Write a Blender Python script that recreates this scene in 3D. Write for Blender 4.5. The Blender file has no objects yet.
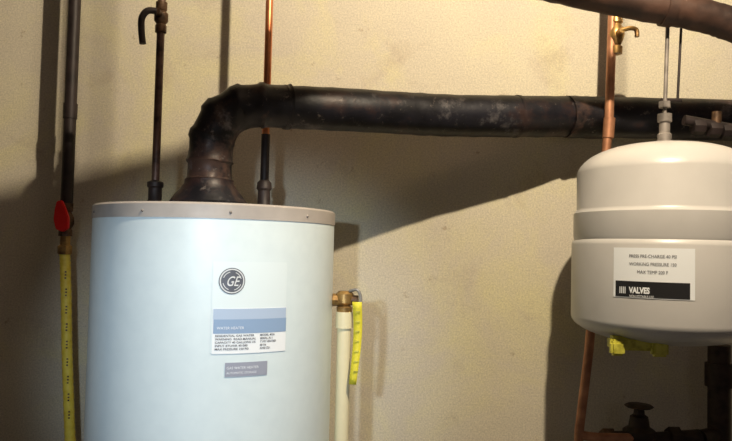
import bpy, bmesh, math, random
from mathutils import Vector, Matrix
random.seed(4)
scene=bpy.context.scene
scene.view_settings.view_transform='Standard'
F=700.0
# ---------------- camera ----------------
cd=bpy.data.cameras.new('camera'); cam=bpy.data.objects.new('camera',cd); scene.collection.objects.link(cam)
cd.sensor_width=36; cd.lens=F/732*36; cd.clip_start=.02
CP=Vector((0,-1.95,1.2))
CR=Matrix.Rotation(math.radians(92.4),3,'X')@Matrix.Rotation(math.radians(1.3),3,'Z')
cam.matrix_world=Matrix.Translation(CP)@CR.to_4x4()
scene.camera=cam
def ray(px,py): return CR@Vector(((px-366)/F,-(py-220.5)/F,-1))
def W(px,py,Y):
    d=ray(px,py); t=(Y-CP.y)/d.y
    return CP+d*t
def raycyl(px,py,cx,cy,R):
    d=ray(px,py); ox,oy=CP.x-cx,CP.y-cy
    a=d.x**2+d.y**2; b=2*(ox*d.x+oy*d.y); c=ox*ox+oy*oy-R*R
    D=max(b*b-4*a*c,0); t=(-b-math.sqrt(D))/(2*a); p=CP+d*t
    return math.atan2(p.x-cx,-(p.y-cy)),p.z
# ---------------- materials ----------------
def mat(name,col,rough=.6,metal=0,noise=0,nscale=20,bump=0,col2=None,coat=0,spec=None):
    m=bpy.data.materials.new(name); m.use_nodes=True; nt=m.node_tree; b=nt.nodes['Principled BSDF']
    b.inputs['Roughness'].default_value=rough; b.inputs['Metallic'].default_value=metal
    b.inputs['Base Color'].default_value=(*col,1)
    if spec is not None: b.inputs['Specular IOR Level'].default_value=spec
    if noise or bump:
        tc=nt.nodes.new('ShaderNodeTexCoord'); n=nt.nodes.new('ShaderNodeTexNoise')
        n.inputs['Scale'].default_value=nscale; n.inputs['Detail'].default_value=6
        nt.links.new(tc.outputs['Object'],n.inputs['Vector'])
        if noise:
            c2=col2 or tuple(c*.5 for c in col)
            r=nt.nodes.new('ShaderNodeValToRGB'); r.color_ramp.elements[0].color=(*c2,1); r.color_ramp.elements[1].color=(*col,1)
            r.color_ramp.elements[0].position=.5-noise*.3; r.color_ramp.elements[1].position=.5+noise*.15
            nt.links.new(n.outputs['Fac'],r.inputs['Fac']); nt.links.new(r.outputs['Color'],b.inputs['Base Color'])
        if bump:
            bp=nt.nodes.new('ShaderNodeBump'); bp.inputs['Strength'].default_value=bump; bp.inputs['Distance'].default_value=.004
            nt.links.new(n.outputs['Fac'],bp.inputs['Height']); nt.links.new(bp.outputs['Normal'],b.inputs['Normal'])
    return m
M_heat=mat('enamel_white',(.66,.76,.80),.42,0,.9,35,0,(.62,.72,.765))
M_rim=mat('rim_greige',(.42,.385,.36),.5,0,.6,14,0,(.34,.31,.29))
def sootmat(name,base,dark,rust,amt,bump):
    m=mat(name,base,.46,.1,.5,14,bump,dark,spec=.45); nt=m.node_tree; N=nt.nodes; L=nt.links; b=N['Principled BSDF']
    src=b.inputs['Base Color'].links[0].from_socket
    tc=[x for x in N if x.type=='TEX_COORD'][0]
    for s,p,c,am in ((7,.50,rust,amt),(12,.58,(.20,.185,.19),amt*.7),(55,.60,(.26,.22,.20),amt*.7)):
        n=N.new('ShaderNodeTexNoise'); n.inputs['Scale'].default_value=s; n.inputs['Detail'].default_value=8; n.inputs['Roughness'].default_value=.7
        L.new(tc.outputs['Object'],n.inputs['Vector'])
        r=N.new('ShaderNodeValToRGB'); r.color_ramp.elements[0].position=p; r.color_ramp.elements[1].position=p+.10
        r.color_ramp.elements[0].color=(0,0,0,1); r.color_ramp.elements[1].color=(am,am,am,1); L.new(n.outputs['Fac'],r.inputs['Fac'])
        x=N.new('ShaderNodeMix'); x.data_type='RGBA'; L.new(r.outputs['Color'],x.inputs[0]); L.new(src,x.inputs[6]); x.inputs[7].default_value=(*c,1); src=x.outputs[2]
    L.new(src,b.inputs['Base Color']); return m
M_soot=sootmat('soot_black',(.010,.010,.017),(.004,.004,.007),(.045,.020,.014),.6,.8)
M_soot2=sootmat('flue_gores',(.012,.012,.018),(.004,.004,.005),(.08,.045,.035),.85,1.0)
M_scuff=mat('flue_scuff',(.16,.14,.14),.7,0,.4,60,.3,(.07,.06,.06))
M_cop=mat('copper',(.72,.27,.12),.35,.75,.6,18,.1,(.42,.14,.06))
M_copr=mat('copper_dull',(.55,.27,.15),.5,.5,.6,18,.1,(.30,.13,.07))
M_iron=mat('iron_pipe',(.030,.020,.020),.55,.1,.5,25,.2,(.012,.008,.008))
M_iron2=mat('aged_pipe',(.15,.09,.07),.45,.4,.5,30,.2,(.05,.03,.025))
M_brass=mat('brass',(.50,.31,.11),.38,.75,.5,50,.1,(.20,.11,.05))
M_brassd=mat('brass_tarnished',(.14,.08,.045),.5,.5,.5,50,.2,(.05,.028,.015))
M_dark=mat('grimy_iron',(.035,.020,.014),.6,.3,.5,40,.3,(.012,.007,.005))
M_red=mat('red_handle',(.85,.012,.012),.4)
M_yel=mat('yellow_hose',(.90,.72,.10),.45,0,.5,60,.1,(.80,.60,.06))
M_tag=mat('yellow_tag',(.70,.63,.04),.6)
M_cpvc=mat('cpvc_cream',(.74,.68,.46),.4)
M_tank=mat('tank_paint',(.56,.55,.54),.34,0,.8,10,.05,(.51,.50,.49))
M_lblw=mat('label_white',(.80,.84,.88),.5)
M_lblw2=mat('label_panel',(.68,.775,.815),.45)
M_lblb=mat('label_blue',(.25,.36,.54),.5)
M_lblb2=mat('label_pale_blue',(.40,.50,.66),.5)
M_lblg=mat('label_grey',(.30,.32,.40),.5)
M_ink=mat('ink',(.06,.06,.08),.6)
M_blk=mat('label_black',(.01,.01,.012),.5)
M_steel=mat('steel',(.45,.44,.43),.4,.6,.4,30)
M_blocker=mat('blocker_steel',(.12,.12,.12),.6,.4,.4,30)
M_fit=mat('grey_fitting',(.30,.27,.25),.5,.3,.5,30)
M_ins=mat('pipe_wrap',(.075,.036,.024),.6,0,.6,12,.9,(.014,.008,.007))
M_ygr=mat('yellow_clip',(.60,.57,.08),.5,0,.5,60,.2,(.34,.32,.03))
def wallmat():
    m=bpy.data.materials.new('painted_concrete'); m.use_nodes=True; nt=m.node_tree; N=nt.nodes; L=nt.links; b=N['Principled BSDF']
    b.inputs['Roughness'].default_value=.85; b.inputs['Specular IOR Level'].default_value=.2
    tc=N.new('ShaderNodeTexCoord')
    def noise(s,d=5,rough=.6,dist=0):
        n=N.new('ShaderNodeTexNoise'); n.inputs['Scale'].default_value=s; n.inputs['Detail'].default_value=d; n.inputs['Roughness'].default_value=rough
        n.inputs['Distortion'].default_value=dist; L.new(tc.outputs['Object'],n.inputs['Vector']); return n
    def ramp(n,p0,p1,c0,c1):
        r=N.new('ShaderNodeValToRGB'); e=r.color_ramp.elements; e[0].position=p0; e[1].position=p1; e[0].color=(*c0,1); e[1].color=(*c1,1)
        L.new(n.outputs['Fac'],r.inputs['Fac']); return r
    def mix(fac,a,bb,mode='MIX'):
        x=N.new('ShaderNodeMix'); x.data_type='RGBA'; x.blend_type=mode
        if isinstance(fac,float): x.inputs[0].default_value=fac
        else: L.new(fac,x.inputs[0])
        L.new(a,x.inputs[6]); L.new(bb,x.inputs[7]); return x.outputs[2]
    base=ramp(noise(1.6,4),.35,.65,(.58,.535,.45),(.66,.615,.47))
    yel=ramp(noise(2.6,6,.65,.6),.48,.66,(0,0,0),(.6,.6,.6))
    yc=N.new('ShaderNodeRGB'); yc.outputs[0].default_value=(.71,.67,.37,1)
    c=mix(yel.outputs['Color'],base.outputs['Color'],yc.outputs[0])
    st=ramp(noise(5,9,.72,.3),.56,.72,(0,0,0),(.6,.6,.6))
    sc=N.new('ShaderNodeRGB'); sc.outputs[0].default_value=(.44,.37,.28,1)
    c=mix(st.outputs['Color'],c,sc.outputs[0])
    sp=ramp(noise(20,6,.72),.63,.69,(0,0,0),(.65,.65,.65))
    spc=N.new('ShaderNodeRGB'); spc.outputs[0].default_value=(.36,.28,.19,1)
    c=mix(sp.outputs['Color'],c,spc.outputs[0])
    gr=ramp(noise(220,2,.8),.3,.7,(.76,.76,.79),(1.15,1.13,1.13))
    c=mix(1.0,c,gr.outputs['Color'],'MULTIPLY')
    L.new(c,b.inputs['Base Color'])
    h=noise(9,8,.55); bp=N.new('ShaderNodeBump'); bp.inputs['Strength'].default_value=.25; bp.inputs['Distance'].default_value=.012
    L.new(h.outputs['Fac'],bp.inputs['Height']); L.new(bp.outputs['Normal'],b.inputs['Normal'])
    return m
M_wall=wallmat()
M_wall2=mat('bare_foundation',(.11,.10,.10),.9,0,.6,5,.4,(.07,.062,.065))
M_floor=mat('concrete_floor',(.10,.10,.11),.8,0,.6,4,.3,(.065,.065,.07))
M_ceil=mat('joist_ceiling',(.08,.06,.05),.8,0,.6,6,.3,(.05,.035,.03))
# ---------------- mesh helpers ----------------
def newobj(name,bm,m,parent=None,smooth=True):
    me=bpy.data.meshes.new(name); bmesh.ops.recalc_face_normals(bm,faces=bm.faces); bm.to_mesh(me); bm.free()
    if m: me.materials.append(m)
    if smooth:
        for p in me.polygons: p.use_smooth=True
        try: me.set_sharp_from_angle(angle=math.radians(38))
        except Exception: pass
    o=bpy.data.objects.new(name,me); scene.collection.objects.link(o)
    if parent: o.parent=parent
    return o
def empty(name):
    e=bpy.data.objects.new(name,None); scene.collection.objects.link(e); e.empty_display_size=.05; return e
def lathe(name,prof,c,m,parent,seg=64,rot=None):
    bm=bmesh.new(); rings=[]
    for r,z in prof:
        if r<1e-6: rings.append([bm.verts.new((0,0,z))])
        else: rings.append([bm.verts.new((r*math.cos(2*math.pi*i/seg),r*math.sin(2*math.pi*i/seg),z)) for i in range(seg)])
    for a,b in zip(rings,rings[1:]):
        for i in range(seg):
            j=(i+1)%seg
            if len(a)==1 and len(b)==1: continue
            if len(a)==1: bm.faces.new((a[0],b[i],b[j]))
            elif len(b)==1: bm.faces.new((a[i],a[j],b[0]))
            else: bm.faces.new((a[i],a[j],b[j],b[i]))
    mt=Matrix.Translation(Vector(c))
    if rot is not None: mt=mt@rot.to_4x4()
    bm.transform(mt)
    return newobj(name,bm,m,parent)
def aim(d):
    return Vector((0,0,1)).rotation_difference(Vector(d).normalized()).to_matrix()
def catmull(pts,n=8):
    P=[Vector(p) for p in pts]; out=[]
    for i in range(len(P)-1):
        p0=P[max(i-1,0)];p1=P[i];p2=P[i+1];p3=P[min(i+2,len(P)-1)]
        for k in range(n):
            t=k/n
            out.append(.5*((2*p1)+(-p0+p2)*t+(2*p0-5*p1+4*p2-p3)*t*t+(-p0+3*p1-3*p2+p3)*t**3))
    out.append(P[-1]); return out
def tube(name,pts,rad,m,parent,seg=20,jit=0):
    P=[Vector(p) for p in pts]; n=len(P)
    R=rad if isinstance(rad,(list,tuple)) else [rad]*n
    bm=bmesh.new(); rings=[]; up=None
    for i in range(n):
        t=(P[min(i+1,n-1)]-P[max(i-1,0)]).normalized()
        if up is None:
            up=t.orthogonal().normalized()
        up=(up-t*up.dot(t)).normalized(); s=t.cross(up)
        ring=[]
        for k in range(seg):
            a=2*math.pi*k/seg; r=R[i]*(1+random.uniform(-jit,jit))
            ring.append(bm.verts.new(P[i]+(up*math.cos(a)+s*math.sin(a))*r))
        rings.append(ring)
    for a,b in zip(rings,rings[1:]):
        for k in range(seg):
            j=(k+1)%seg; bm.faces.new((a[k],a[j],b[j],b[k]))
    bm.faces.new(rings[0]); bm.faces.new(rings[-1])
    return newobj(name,bm,m,parent)
def box(name,c,s,m,parent,bev=0,rot=None):
    bm=bmesh.new(); bmesh.ops.create_cube(bm,size=1); bm.transform(Matrix.Diagonal((*s,1)))
    if bev: bmesh.ops.bevel(bm,geom=bm.edges[:],offset=bev,segments=2,affect='EDGES')
    mt=Matrix.Translation(Vector(c))
    if rot is not None: mt=mt@rot.to_4x4()
    bm.transform(mt); return newobj(name,bm,m,parent,smooth=bool(bev))
def patch(name,cx,cy,R,a0,a1,z0,z1,m,parent,seg=16):
    bm=bmesh.new(); lo=[];hi=[]
    for i in range(seg+1):
        a=a0+(a1-a0)*i/seg
        lo.append(bm.verts.new((cx+R*math.sin(a),cy-R*math.cos(a),z0))); hi.append(bm.verts.new((cx+R*math.sin(a),cy-R*math.cos(a),z1)))
    for i in range(seg): bm.faces.new((lo[i],lo[i+1],hi[i+1],hi[i]))
    return newobj(name,bm,m,parent)
def wrap(name,bm,cx,cy,R,a0,z0,m,parent):
    for v in bm.verts:
        a=a0+v.co.x/R; v.co=Vector((cx+R*math.sin(a),cy-R*math.cos(a),z0+v.co.y))
    return newobj(name,bm,m,parent,smooth=False)
def text(name,s,size,cx,cy,R,a0,z0,m,parent,shear=0,sx=1,align='LEFT',bold=0):
    cu=bpy.data.curves.new(name,'FONT'); cu.body=s; cu.size=size; cu.shear=shear; cu.align_x=align; cu.offset=bold; cu.resolution_u=3
    o=bpy.data.objects.new(name,cu); scene.collection.objects.link(o); bpy.context.view_layer.update()
    dg=bpy.context.evaluated_depsgraph_get(); me=bpy.data.meshes.new_from_object(o.evaluated_get(dg))
    bm=bmesh.new(); bm.from_mesh(me); bpy.data.objects.remove(o)
    for v in bm.verts: v.co.x*=sx; v.co.z=0
    return wrap(name,bm,cx,cy,R,a0,z0,m,parent)
def discw(name,r0,r1,cx,cy,R,a0,z0,m,parent,s=0,e=2*math.pi,off=(0,0)):
    bm=bmesh.new(); n=40; A=[];B=[]
    for i in range(n+1):
        a=s+(e-s)*i/n
        A.append(bm.verts.new((off[0]+r0*math.cos(a),off[1]+r0*math.sin(a),0))); B.append(bm.verts.new((off[0]+r1*math.cos(a),off[1]+r1*math.sin(a),0)))
    for i in range(n): bm.faces.new((A[i],A[i+1],B[i+1],B[i]))
    return wrap(name,bm,cx,cy,R,a0,z0,m,parent)
# ---------------- room ----------------
CEIL=2.62
def slab(name,c,s,m): return box(name,c,s,m,None)
slab('wall_back',(0,.06,CEIL/2),(5,.12,CEIL),M_wall)
slab('wall_left',(-2.44,-1.8,CEIL/2),(.12,3.6,CEIL),M_wall2)
slab('wall_right',(2.44,-1.8,CEIL/2),(.12,3.6,CEIL),M_wall2)
slab('wall_front',(0,-3.66,CEIL/2),(5,.12,CEIL),M_wall2)
slab('floor',(0,-1.8,-.05),(5,3.84,.1),M_floor)
slab('ceiling',(0,-1.8,CEIL+.05),(5,3.84,.1),M_ceil)
# ---------------- water heater ----------------
HY=-.38
pl=W(94,240,HY-.04); pr=W(332,240,HY-.04)
HX=(pl.x+pr.x)/2; HR=.262
wt=W(212,202,HY-HR).z
wh=empty('water_heater')
lathe('jacket',[(0,.06),(HR-.01,.06),(HR,.07),(HR,wt-.028)],(HX,HY,0),M_heat,wh,96)
lathe('base_ring',[(HR-.03,0),(HR-.01,0),(HR-.01,.06),(HR-.03,.06)],(HX,HY,0),M_rim,wh,96)
RR=HR+.0015
lathe('top_cap',[(HR-.002,wt-.030),(RR,wt-.030),(RR,wt-.004),(RR-.004,wt),(RR-.012,wt-.001),(RR-.02,wt-.006),(0,wt-.006)],(HX,HY,0),M_rim,wh,96)
for a in (-1.0,-.35,.3,.95):
    lathe('cap_screw',[(0,.003),(.002,.002),(.003,0)],(HX+RR*math.sin(a),HY-RR*math.cos(a),wt-.018),M_fit,wh,10,aim((math.sin(a),-math.cos(a),0)))
R1=HR+.0008
def A(px,py): return raycyl(px,py,HX,HY,HR)
def hpatch(nm,x0,y0,x1,y1,m,dr=0):
    a0,z1=A(x0,(y0)); a1,_=A(x1,y0); xm=(x0+x1)/2; z1=A(xm,y0)[1]; z0=A(xm,y1)[1]
    patch(nm,HX,HY,R1+dr,a0,a1,z0,z1,m,wh); return a0,a1,z0,z1
hpatch('panel_sticker',213,262,287,352,M_lblw2)
a0,a1,z0,z1=hpatch('energy_label',213,308,286,353,M_lblw,.0006)
hpatch('label_head',213.5,308.5,285.5,319,M_lblb2,.0012)
hpatch('label_mid',213.5,319,285.5,333,M_lblb,.0012)
words=['RESIDENTIAL GAS WATER','WARNING  READ MANUAL','CAPACITY 40 GALLONS US','INPUT BTU/HR 40 000','MAX PRESSURE 150 PSI']
px2=1/F*(1.95+HY-HR)
zz=A(250,333)[1]
for i,wd in enumerate(words):
    text('label_text',wd,.0055,HX,HY,R1+.0014,a0+.02,zz-.006-.0062*i,M_ink,wh,sx=1.15,bold=.0001)
    text('label_text',['MODEL 4026','SERIAL A11','TYPE VENTED','60 Hz','ANSI Z21'][i],.0055,HX,HY,R1+.0014,a0+.02+.085/HR,zz-.006-.0062*i,M_ink,wh,bold=.0001)
text('label_title','WATER HEATER',.007,HX,HY,R1+.002,a0+.03,zz+.008,M_lblw,wh)
b0,b1,c0,c1=hpatch('rating_plate',225,362,267,376,M_lblg,.0006)
text('plate_text','GAS WATER HEATER',.0065,HX,HY,R1+.0014,b0+.012,(c0+c1)/2+.001,M_lblw,wh)
text('plate_text','AUTOMATIC STORAGE',.0055,HX,HY,R1+.0014,b0+.012,(c0+c1)/2-.008,M_lblw,wh)
ba,bz=A(232,281); br=13.3*px2
M_badge=mat('badge_grey',(.13,.14,.17),.35,.3); M_badl=mat('badge_silver',(.65,.68,.70),.35)
discw('badge_disc',0,br,HX,HY,R1+.0008,ba,bz,M_badge,wh)
discw('badge_ring',br*.84,br*.93,HX,HY,R1+.0016,ba,bz,M_badl,wh)
text('badge_monogram','GE',br*1.05,HX,HY,R1+.0018,ba,bz-br*.37,M_badl,wh,shear=.4,align='CENTER',bold=.0002,sx=.74)
for k in range(4):
    t=k*math.pi/2
    discw('badge_scroll',br*.66,br*.72,HX,HY,R1+.0017,ba,bz,M_badl,wh,s=t+.25,e=t+1.2)
hc=W(209,190,HY)
FX=hc.x
lathe('draft_hood',[(.084,wt+.012),(.086,wt+.016),(.066,wt+.042),(.055,wt+.056),(.054,wt+.066)],(FX,HY,0),M_soot,wh,40)
for k in range(4):
    t=math.pi/4+k*math.pi/2
    box('hood_leg',(FX+.076*math.cos(t),HY+.076*math.sin(t),wt+.006),(.012,.012,.026),M_soot,wh,.001)
lathe('flue_collar',[(.06,wt-.006),(.05,wt+.004),(.05,wt+.03)],(FX,HY,0),M_soot,wh,32)
# ---------------- flue pipe ----------------
fl=empty('flue_pipe')
def wp(px,py,Y): return W(px,py,Y)
gore=[Vector((FX,HY,wt+.066)),wp(210,162,HY),wp(212,138,HY),wp(222,118,HY),wp(241,107,HY+.002),wp(262,105.5,HY+.012),wp(290,107,HY+.035)]
pts=[];rad=[]
for i in range(len(gore)-1):
    a,b=gore[i],gore[i+1]
    for t,r in ((.02,1.06),(.12,1.0),(.5,.975),(.88,1.0),(.98,1.06)):
        pts.append(a.lerp(b,t)); rad.append(.0495*r)
tube('elbow_section',pts,rad,M_soot2,fl,28,.022)
straight=[wp(284,107,HY+.032),wp(330,109,-.325),wp(400,113,-.255),wp(450,115.5,-.205),wp(520,116.5,-.15),wp(590,117,-.085),wp(680,119,-.08),wp(900,124,-.08)]
st=catmull(straight,8)
n=len(st); tube('straight_run',st,[.0490+.006*min(i/(n*.75),1)+.0005*math.sin(i*1.7) for i in range(n)],M_soot,fl,32,.012)
def band(px,py,Y,px2_,py2,Y2,r,m,nm='joint_band'):
    tube(nm,[wp(px,py,Y),wp(px2_,py2,Y2)],r,m,fl,32,.01)
band(284,107,-.348,289,107.3,-.343,.0515,M_soot2)
band(515,116.4,-.153,518,116.6,-.151,.0553,M_soot)
tube('wrapped_joint',catmull([wp(566,116.8,-.109),wp(590,117.5,-.092),wp(604,118,-.085)],6),.0560,M_soot2,fl,28,.02)
bm=bmesh.new(); bmesh.ops.create_icosphere(bm,subdivisions=3,radius=1)
bm.transform(Matrix.Translation(wp(405,98,-.268))@Matrix.Diagonal((.024,.014,.014,1)));
for v in bm.verts: v.co+=Vector((random.uniform(-1,1),random.uniform(-1,1),random.uniform(-1,1)))*.0012
newobj('sealant_blob',bm,M_scuff,fl)
# ---------------- left gas line ----------------
gl=empty('gas_supply_pipe')
GY=-.11; s=1.08
gp=W(70,120,GY); gx=gp.x
zb=W(67,232,GY).z
tube('iron_riser',[(gx,GY,CEIL),(gx,GY,zb+.07*s)],.0145*s,M_iron,gl)
tube('coupling',[(gx,GY,zb+.30),(gx,GY,zb+.34)],.0165*s,M_iron,gl)
lathe('valve_body',[(r*s,z*s) for r,z in [(.0,.07),(.017,.07),(.017,.052),(.013,.048),(.02,.035),(.021,.02),(.014,.008),(.017,.004),(.017,-.01),(0,-.01)]],(gx,GY,zb),M_brassd,gl,8)
bm=bmesh.new()
prof=[(-.010,.034),(.002,.036),(.012,.016),(.020,-.004),(.020,-.028),(.006,-.036),(-.010,-.030),(-.016,-.008),(-.014,.016)]
vv=[bm.verts.new((x*1.0*s,0,z*1.05*s)) for x,z in prof]; f=bm.faces.new(vv)
ex=bmesh.ops.extrude_face_region(bm,geom=[f]); bmesh.ops.translate(bm,vec=(0,.012,0),verts=[g for g in ex['geom'] if isinstance(g,bmesh.types.BMVert)])
bmesh.ops.bevel(bm,geom=bm.edges[:],offset=.002,segments=2,affect='EDGES')
hp=W(60,216,GY-.035); bm.transform(Matrix.Translation(hp))
newobj('red_handle',bm,M_red,gl)
tube('handle_stem',[(gx,GY,hp.z),(gx-.004,GY-.034,hp.z)],.006,M_brassd,gl)
lathe('flare_nut',[(r*s,z*s) for r,z in [(0,0),(.016,0),(.018,.004),(.018,.02),(.013,.024),(.013,.045),(0,.045)]],(gx,GY,zb-.059),M_brass,gl,6)
hz=catmull([(gx,GY,zb-.05),W(66,290,GY),W(67,350,GY),W(69,410,GY),W(71,470,GY),W(72,560,GY-.02),(gx-.01,GY-.03,.35),(gx,GY-.03,.12),(gx+.02,GY-.03,0.014)],24)
tube('yellow_hose',hz,[.0135+.0006*math.sin(i*2.1) for i in range(len(hz))],M_yel,gl,16)
for i in range(9):
    z=zb-.11-i*.045
    k=min(hz,key=lambda p:abs(p.z-z))
    for j in range(3):
        patch('hose_print',k.x,k.y,.0146,.25,.55,z-.012+j*.008,z-.008+j*.008,M_brassd,gl,4)
# ---------------- cold water pipe ----------------
cw=empty('cold_water_pipe')
PY=HY
bt=W(155.5,180,PY); cx0=bt.x
tube('riser',[(cx0,PY,CEIL),(cx0,PY,wt+.06)],.0088,M_iron2,cw,16)
lathe('nipple',[(0,wt-.005),(.019,wt-.005),(.019,wt+.012),(.015,wt+.018),(.015,wt+.045),(.018,wt+.048),(.018,wt+.058),(.01,wt+.062)],(cx0,PY,0),M_iron,cw,16)
vz=W(151,18,PY).z
lathe('stop_valve',[(.009,-.035),(.013,-.033),(.013,-.018),(.010,-.014),(.016,-.006),(.016,.01),(.010,.016),(.013,.02),(.013,.036),(.009,.038)],(cx0,PY,vz),M_brassd,cw,12)
lv=[(cx0-.002,PY-.03,vz+.006),(cx0-.020,PY-.036,vz+.004),(cx0-.032,PY-.036,vz-.012),(cx0-.032,PY-.036,vz-.04),(cx0-.028,PY-.036,vz-.07)]
tube('lever',catmull(lv,5),.0075,M_iron,cw,10)
tube('stem',[(cx0,PY,vz+.004),(cx0,PY-.034,vz+.006)],.007,M_brassd,cw,10)
# ---------------- hot water pipe ----------------
hw=empty('hot_water_pipe')
QY=-.25
q=W(267,90,QY); qx=q.x
zj=W(266,136,QY).z
tube('copper_riser',[(qx,QY,CEIL),(qx,QY,zj)],.0092,M_cop,hw,16)
tube('dark_nipple',[(qx,QY,zj+.004),(qx,QY,wt+.03)],.0105,M_iron,hw,16)
lathe('heater_nipple',[(0,wt-.005),(.02,wt-.005),(.02,wt+.014),(.016,wt+.02),(.015,wt+.055),(.019,wt+.06),(.017,wt+.075),(.01,wt+.082)],(qx,QY,0),M_iron,hw,16)
# ---------------- relief valve + discharge ----------------
rv=empty('relief_valve')
rz=W(345,300,HY).z; rx=W(344,330,HY).x
ex_=HX+HR
tube('side_nipple',[(ex_+.0005,HY,rz),(rx,HY,rz)],.014,M_brass,rv,8)
lathe('valve_body',[(0,-.03),(.017,-.03),(.018,-.016),(.013,-.012),(.020,-.006),(.020,.014),(.014,.02),(0,.02)],(rx,HY,rz),M_brass,rv,16)
tube('outlet',[(rx,HY,rz),(rx+.03,HY-.004,rz)],.0115,M_brassd,rv,12)
tube('test_lever',catmull([(rx+.01,HY-.01,rz+.02),(rx+.028,HY-.016,rz+.024),(rx+.036,HY-.016,rz+.005),(rx+.034,HY-.016,rz-.02)],4),.0035,M_steel,rv,8)
tube('discharge_pipe',[(rx,HY,rz-.028),(rx+.0,HY,.12)],.0155,M_cpvc,rv,24)
tube('discharge_socket',[(rx,HY,rz-.026),(rx,HY,rz-.062)],.0190,M_cpvc,rv,24)
bm=bmesh.new(); g0=W(357,302,HY-.02); g1=W(354,384,HY-.02); rows=[]
for i in range(13):
    t=i/12; p=g0.lerp(g1,t); w=.0105*(1-.25*t); y=p.y+.006*math.sin(t*5)
    rows.append((bm.verts.new((p.x-w+.004*math.sin(t*4),y,p.z)),bm.verts.new((p.x+w+.004*math.sin(t*4),y-.004,p.z))))
for a,b in zip(rows,rows[1:]): bm.faces.new((a[0],a[1],b[1],b[0]))
o=newobj('warning_tag',bm,M_tag,rv); sm_=o.modifiers.new('s','SOLIDIFY'); sm_.thickness=.001
for i in range(7):
    t=.12+i*.12; p=g0.lerp(g1,t)
    box('tag_print',(p.x+.003,p.y-.0045+.006*math.sin(t*5),p.z),(.010,.0008,.003),M_ygr,rv)
# ---------------- expansion tank ----------------
et=empty('expansion_tank')
TY=-.34
T0=W(662,300,TY)
TX=T0.x+.004; TR=.204
def tz(py): return W(660,py,TY).z
zt=tz(144)
prof=[]
zs0=tz(318); zs1=tz(178)
for i in range(13):
    t=i/12*math.pi/2; prof.append((TR*math.sin(t)**.9 if i else 0, zs0-(zs0-tz(343))*math.cos(t)))
zg0=tz(241); zg1=tz(213)
prof+= [(TR,zg0-.012),(TR*.995,zg0-.006),(TR*.972,zg0),(TR*.982,zg0+.006),(TR*.982,zg1-.004),(TR*.960,zg1+.001),(TR*.948,zg1+.006)]
for i in range(1,15):
    t=i/14*math.pi/2; prof.append((TR*.955*(math.cos(t)**.8 if i<14 else 0), zs1+(zt-zs1)*math.sin(t)))
lathe('tank_shell',prof,(TX,TY,0),M_tank,et,96)
lathe('nozzle',[(0,-.01),(.03,-.01),(.028,.004),(.016,.008),(.016,.022),(.012,.026),(.012,.05),(.016,.052),(.016,.07),(0,.07)],(TX,TY,zt),M_fit,et,20)
def TA(px,py): return raycyl(px,py,TX,TY,TR)
def tpatch(nm,x0,y0,x1,y1,m,dr=0):
    ym=(x0+x1)/2; a0,_=TA(x0,y0);a1,_=TA(x1,y0); z1=TA(ym,y0)[1]; z0=TA(ym,y1)[1]
    patch(nm,TX,TY,TR+.001+dr,a0,a1,z0,z1,m,et); return a0,a1,z0,z1
a0,a1,z0,z1=tpatch('tank_label',614,248,695,299,M_lblw)
tpatch('label_strip',616,282,690,298,M_blk,.0006)
sa,sz=TA(620,293)
text('strip_text','VALVES',.017,TX,TY,TR+.0022,sa+.10,sz+.002,M_lblw,et,sx=.72,bold=.0008)
for k in range(4):
    patch('strip_bar',TX,TY,TR+.0022,sa+.018*k,sa+.018*k+.009,sz,sz+.014,M_lblw,et,2)
text('strip_small','NON POTABLE USE',.007,TX,TY,TR+.0022,sa+.10,sz-.007,M_lblw,et,sx=.8)
for i,wd in enumerate(['PRESS PRE-CHARGE 40 PSI','WORKING PRESSURE 150','MAX TEMP 200 F']):
    text('label_text',wd,.0095,TX,TY,TR+.0018,(a0+a1)/2,TA(655,258+i*8)[1],M_ink,et,align='CENTER',sx=.85)
yc=W(641,344,TY-.13)
box('valve_clip',(yc.x,TY-.10,yc.z-.002),(.115,.03,.03),M_ygr,et,.006)
box('clip_wing',(yc.x-.045,TY-.115,yc.z-.012),(.03,.02,.03),M_ygr,et,.005)
box('clip_wing',(yc.x+.045,TY-.115,yc.z-.010),(.035,.02,.035),M_ygr,et,.005)
OY=-.36
zr=W(690,27,TY).z
tube('hanger_rod',[(TX,TY,zt+.065),(TX+.006,TY,zr)],.0045,M_fit,et,10)
tube('side_rod',[(TX+.034,TY+.01,zt+.10),(TX+.042,TY+.01,zr)],.003,M_iron,et,10)
lathe('rod_nut',[(0,0),(.014,0),(.014,.014),(0,.014)],(TX,TY,zt+.085),M_fit,et,6)
tube('cross_link',[(TX-.006,TY+.005,zt+.104),(TX+.042,TY+.008,zt+.104)],.005,M_iron,et,10)
# ---------------- right copper pipe ----------------
rc=empty('copper_supply_pipe')
SY=-.16
p0=W(615,-60,SY);p1=W(609,120,SY);p2=W(597,250,SY);p3=W(589,350,SY);p4=W(579,432,SY)
tube('copper_line',[p0+(p0-p1),p0,p1,p2,p3,p4],.0115,M_copr,rc,18)
tube('copper_coupling',[W(609.5,118,SY),W(608,138,SY)],.0145,M_copr,rc,18)
tube('branch',catmull([p4+Vector((0,0,.0)),p4+Vector((.01,0,-.008)),p4+Vector((.05,0,-.012)),p4+Vector((.14,0,-.012))],5),.0115,M_copr,rc,14)
tube('lower_line',[p4,p4+Vector((-.005,0,-.5)),Vector((p4.x-.005,SY,0.0))],.0115,M_copr,rc,14)
vp=W(616,35,SY)
lathe('stop_valve',[(0,-.05),(.016,-.05),(.017,-.032),(.012,-.028),(.018,-.014),(.022,0),(.018,.014),(.012,.028),(.017,.032),(.016,.05),(0,.05)],vp,M_brass,rc,12)
tube('valve_stem',[vp,vp+Vector((.0,-.045,0))],.008,M_brass,rc,10)
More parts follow.
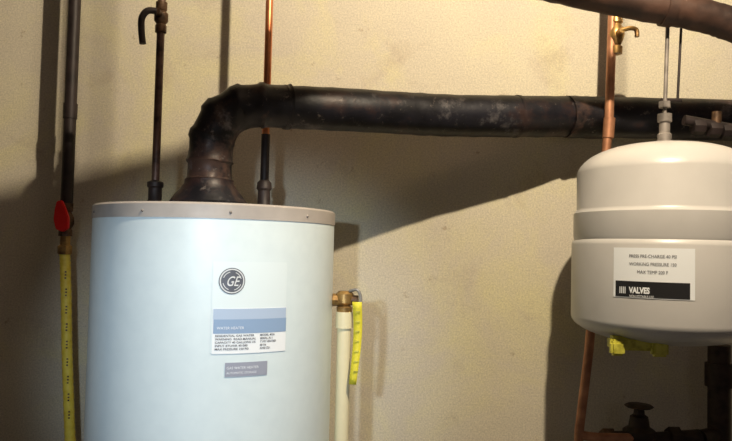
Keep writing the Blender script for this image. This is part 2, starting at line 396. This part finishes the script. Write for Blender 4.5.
tube('valve_lever',catmull([vp+Vector((0,-.04,0)),vp+Vector((.02,-.045,.004)),vp+Vector((.035,-.045,-.0)),vp+Vector((.037,-.045,-.018))],4),.006,M_brass,rc,8)
vm=rc; VY=-.14
def V(px,py,dy=0): return W(px,py,VY+dy)
lathe('valve_bonnet',[(0,.07),(.012,.07),(.014,.05),(.022,.045),(.026,.02),(.040,.01),(.042,-.02),(.028,-.03),(.028,-.07),(.045,-.075),(.045,-.11),(0,-.11)],V(639,434),M_dark,vm,16)
lathe('handwheel',[(.0,.004),(.03,.004),(.036,0),(.03,-.004),(0,-.004)],V(639,406),M_dark,vm,20)
tube('body_left',[V(600,442),V(640,439)],.024,M_dark,vm,12)
tube('body_right',[V(640,442),V(700,438)],.022,M_dark,vm,12)
lathe('union_nut',[(0,-.014),(.032,-.014),(.032,.014),(0,.014)],V(608,441),M_brassd,vm,6,aim((1,0,0)))
lathe('union_nut',[(0,-.014),(.031,-.014),(.031,.014),(0,.014)],V(674,439),M_dark,vm,6,aim((1,0,0)))
b_=V(640,445)
tube('drop_leg',[b_,Vector((b_.x,VY,0))],.022,M_dark,vm,12)
dp=V(727,400)
tube('vertical_pipe',[(dp.x,VY+.04,W(727,345,VY+.04).z),(dp.x,VY+.04,0)],.028,M_dark,vm,16)
lathe('pipe_coupling',[(0,-.03),(.035,-.03),(.035,.03),(0,.03)],(dp.x,VY+.04,W(727,375,VY+.04).z),M_dark,vm,16)
tube('link',[V(700,438),(dp.x,VY+.04,V(727,438).z)],.020,M_dark,vm,12)
# ---------------- overhead wrapped pipe ----------------
op=empty('overhead_wrapped_pipe')
w1=W(535,-18,OY); w2=W(640,4,OY); w3=W(700,15,OY); w4=W(760,34,OY); w5=W(900,80,OY)
ws=catmull([w1,w2,w3,w4,w5],12)
tube('wrapped_run',ws,.037,M_ins,op,24,.04)
tube('wrap_band',[ws[16],ws[18]],.041,M_ins,op,24)
# ---------------- fittings right of tank nozzle ----------------
sf=empty('supply_fittings')
tube('run',[W(684,120,TY+.14),W(760,134,TY+.14)],.013,M_iron,sf,14)
for px in (698,714,727):
    lathe('fitting',[(0,-.014),(.019,-.014),(.021,0),(.019,.014),(0,.014)],W(px,123+(px-676)*.17,TY+.14),M_iron,sf,8,aim((1,0,0)))
tube('elbow_up',[W(716,127,TY+.14),W(717,112,TY+.14)],.012,M_brassd,sf,10)
# ---------------- lights ----------------
LP=Vector((.42,-1.3,2.46))
def light(name,typ,loc,e,col,size=.03):
    l=bpy.data.lights.new(name,typ); l.energy=e; l.color=col
    if typ in('POINT','SPOT'): l.shadow_soft_size=size
    o=bpy.data.objects.new(name,l); o.location=loc; scene.collection.objects.link(o); return o
light('ceiling_bulb_light','POINT',LP,140,(1,.835,.60),.018)
sp=light('flash_light','SPOT',(-.28,-1.98,1.33),56,(.76,.89,1.0),.03)
tgt=Vector((HX+.03,HY,.97)); sp.rotation_euler=(tgt-sp.location).to_track_quat('-Z','Y').to_euler()
sp.data.spot_size=math.radians(37); sp.data.spot_blend=.9
light('room_fill_light','POINT',(1.0,-2.6,1.5),2.5,(.95,.88,1.0),.2)
lh=empty('ceiling_lampholder')
lathe('holder',[(.0,0),(.02,0),(.024,.03),(.05,.05),(.055,CEIL-LP.z-.06),(0,CEIL-LP.z-.06)],(LP.x,LP.y,LP.z+.06),M_lblw,lh,24)
poly=[(-90,215),(0,195),(100,171),(185,150),(222,118),(300,104),(450,108),(620,112),(760,116),(760,130),(580,146),(450,185),(330,222),(250,262),(150,325),(50,420),(-20,480),(-90,500)]  # outline of the wanted wall shadow, projected back towards the bulb
bm=bmesh.new(); PZ=2.08; vs=[]
for x,y in poly:
    p=W(x,y,0); t=(PZ-LP.z)/(p.z-LP.z); vs.append(bm.verts.new(LP+(p-LP)*t))
f=bm.faces.new(vs); ex=bmesh.ops.extrude_face_region(bm,geom=[f])
bmesh.ops.translate(bm,vec=(0,0,.004),verts=[g for g in ex['geom'] if isinstance(g,bmesh.types.BMVert)])
bx=[v.co.copy() for v in bm.verts]
sh=empty('shadow_blocker')  # added plate out of view, shaped to throw the dark band on the wall
newobj('blocker_plate',bm,M_blocker,sh,smooth=False)
for i in (2,7,15):
    v=bx[i]; tube('blocker_strap',[(v.x,v.y,PZ+.002),(v.x,v.y,CEIL)],.003,M_steel,sh,6)
w=bpy.data.worlds.new('world'); scene.world=w; w.use_nodes=True
w.node_tree.nodes['Background'].inputs[0].default_value=(.5,.5,.6,1); w.node_tree.nodes['Background'].inputs[1].default_value=.02
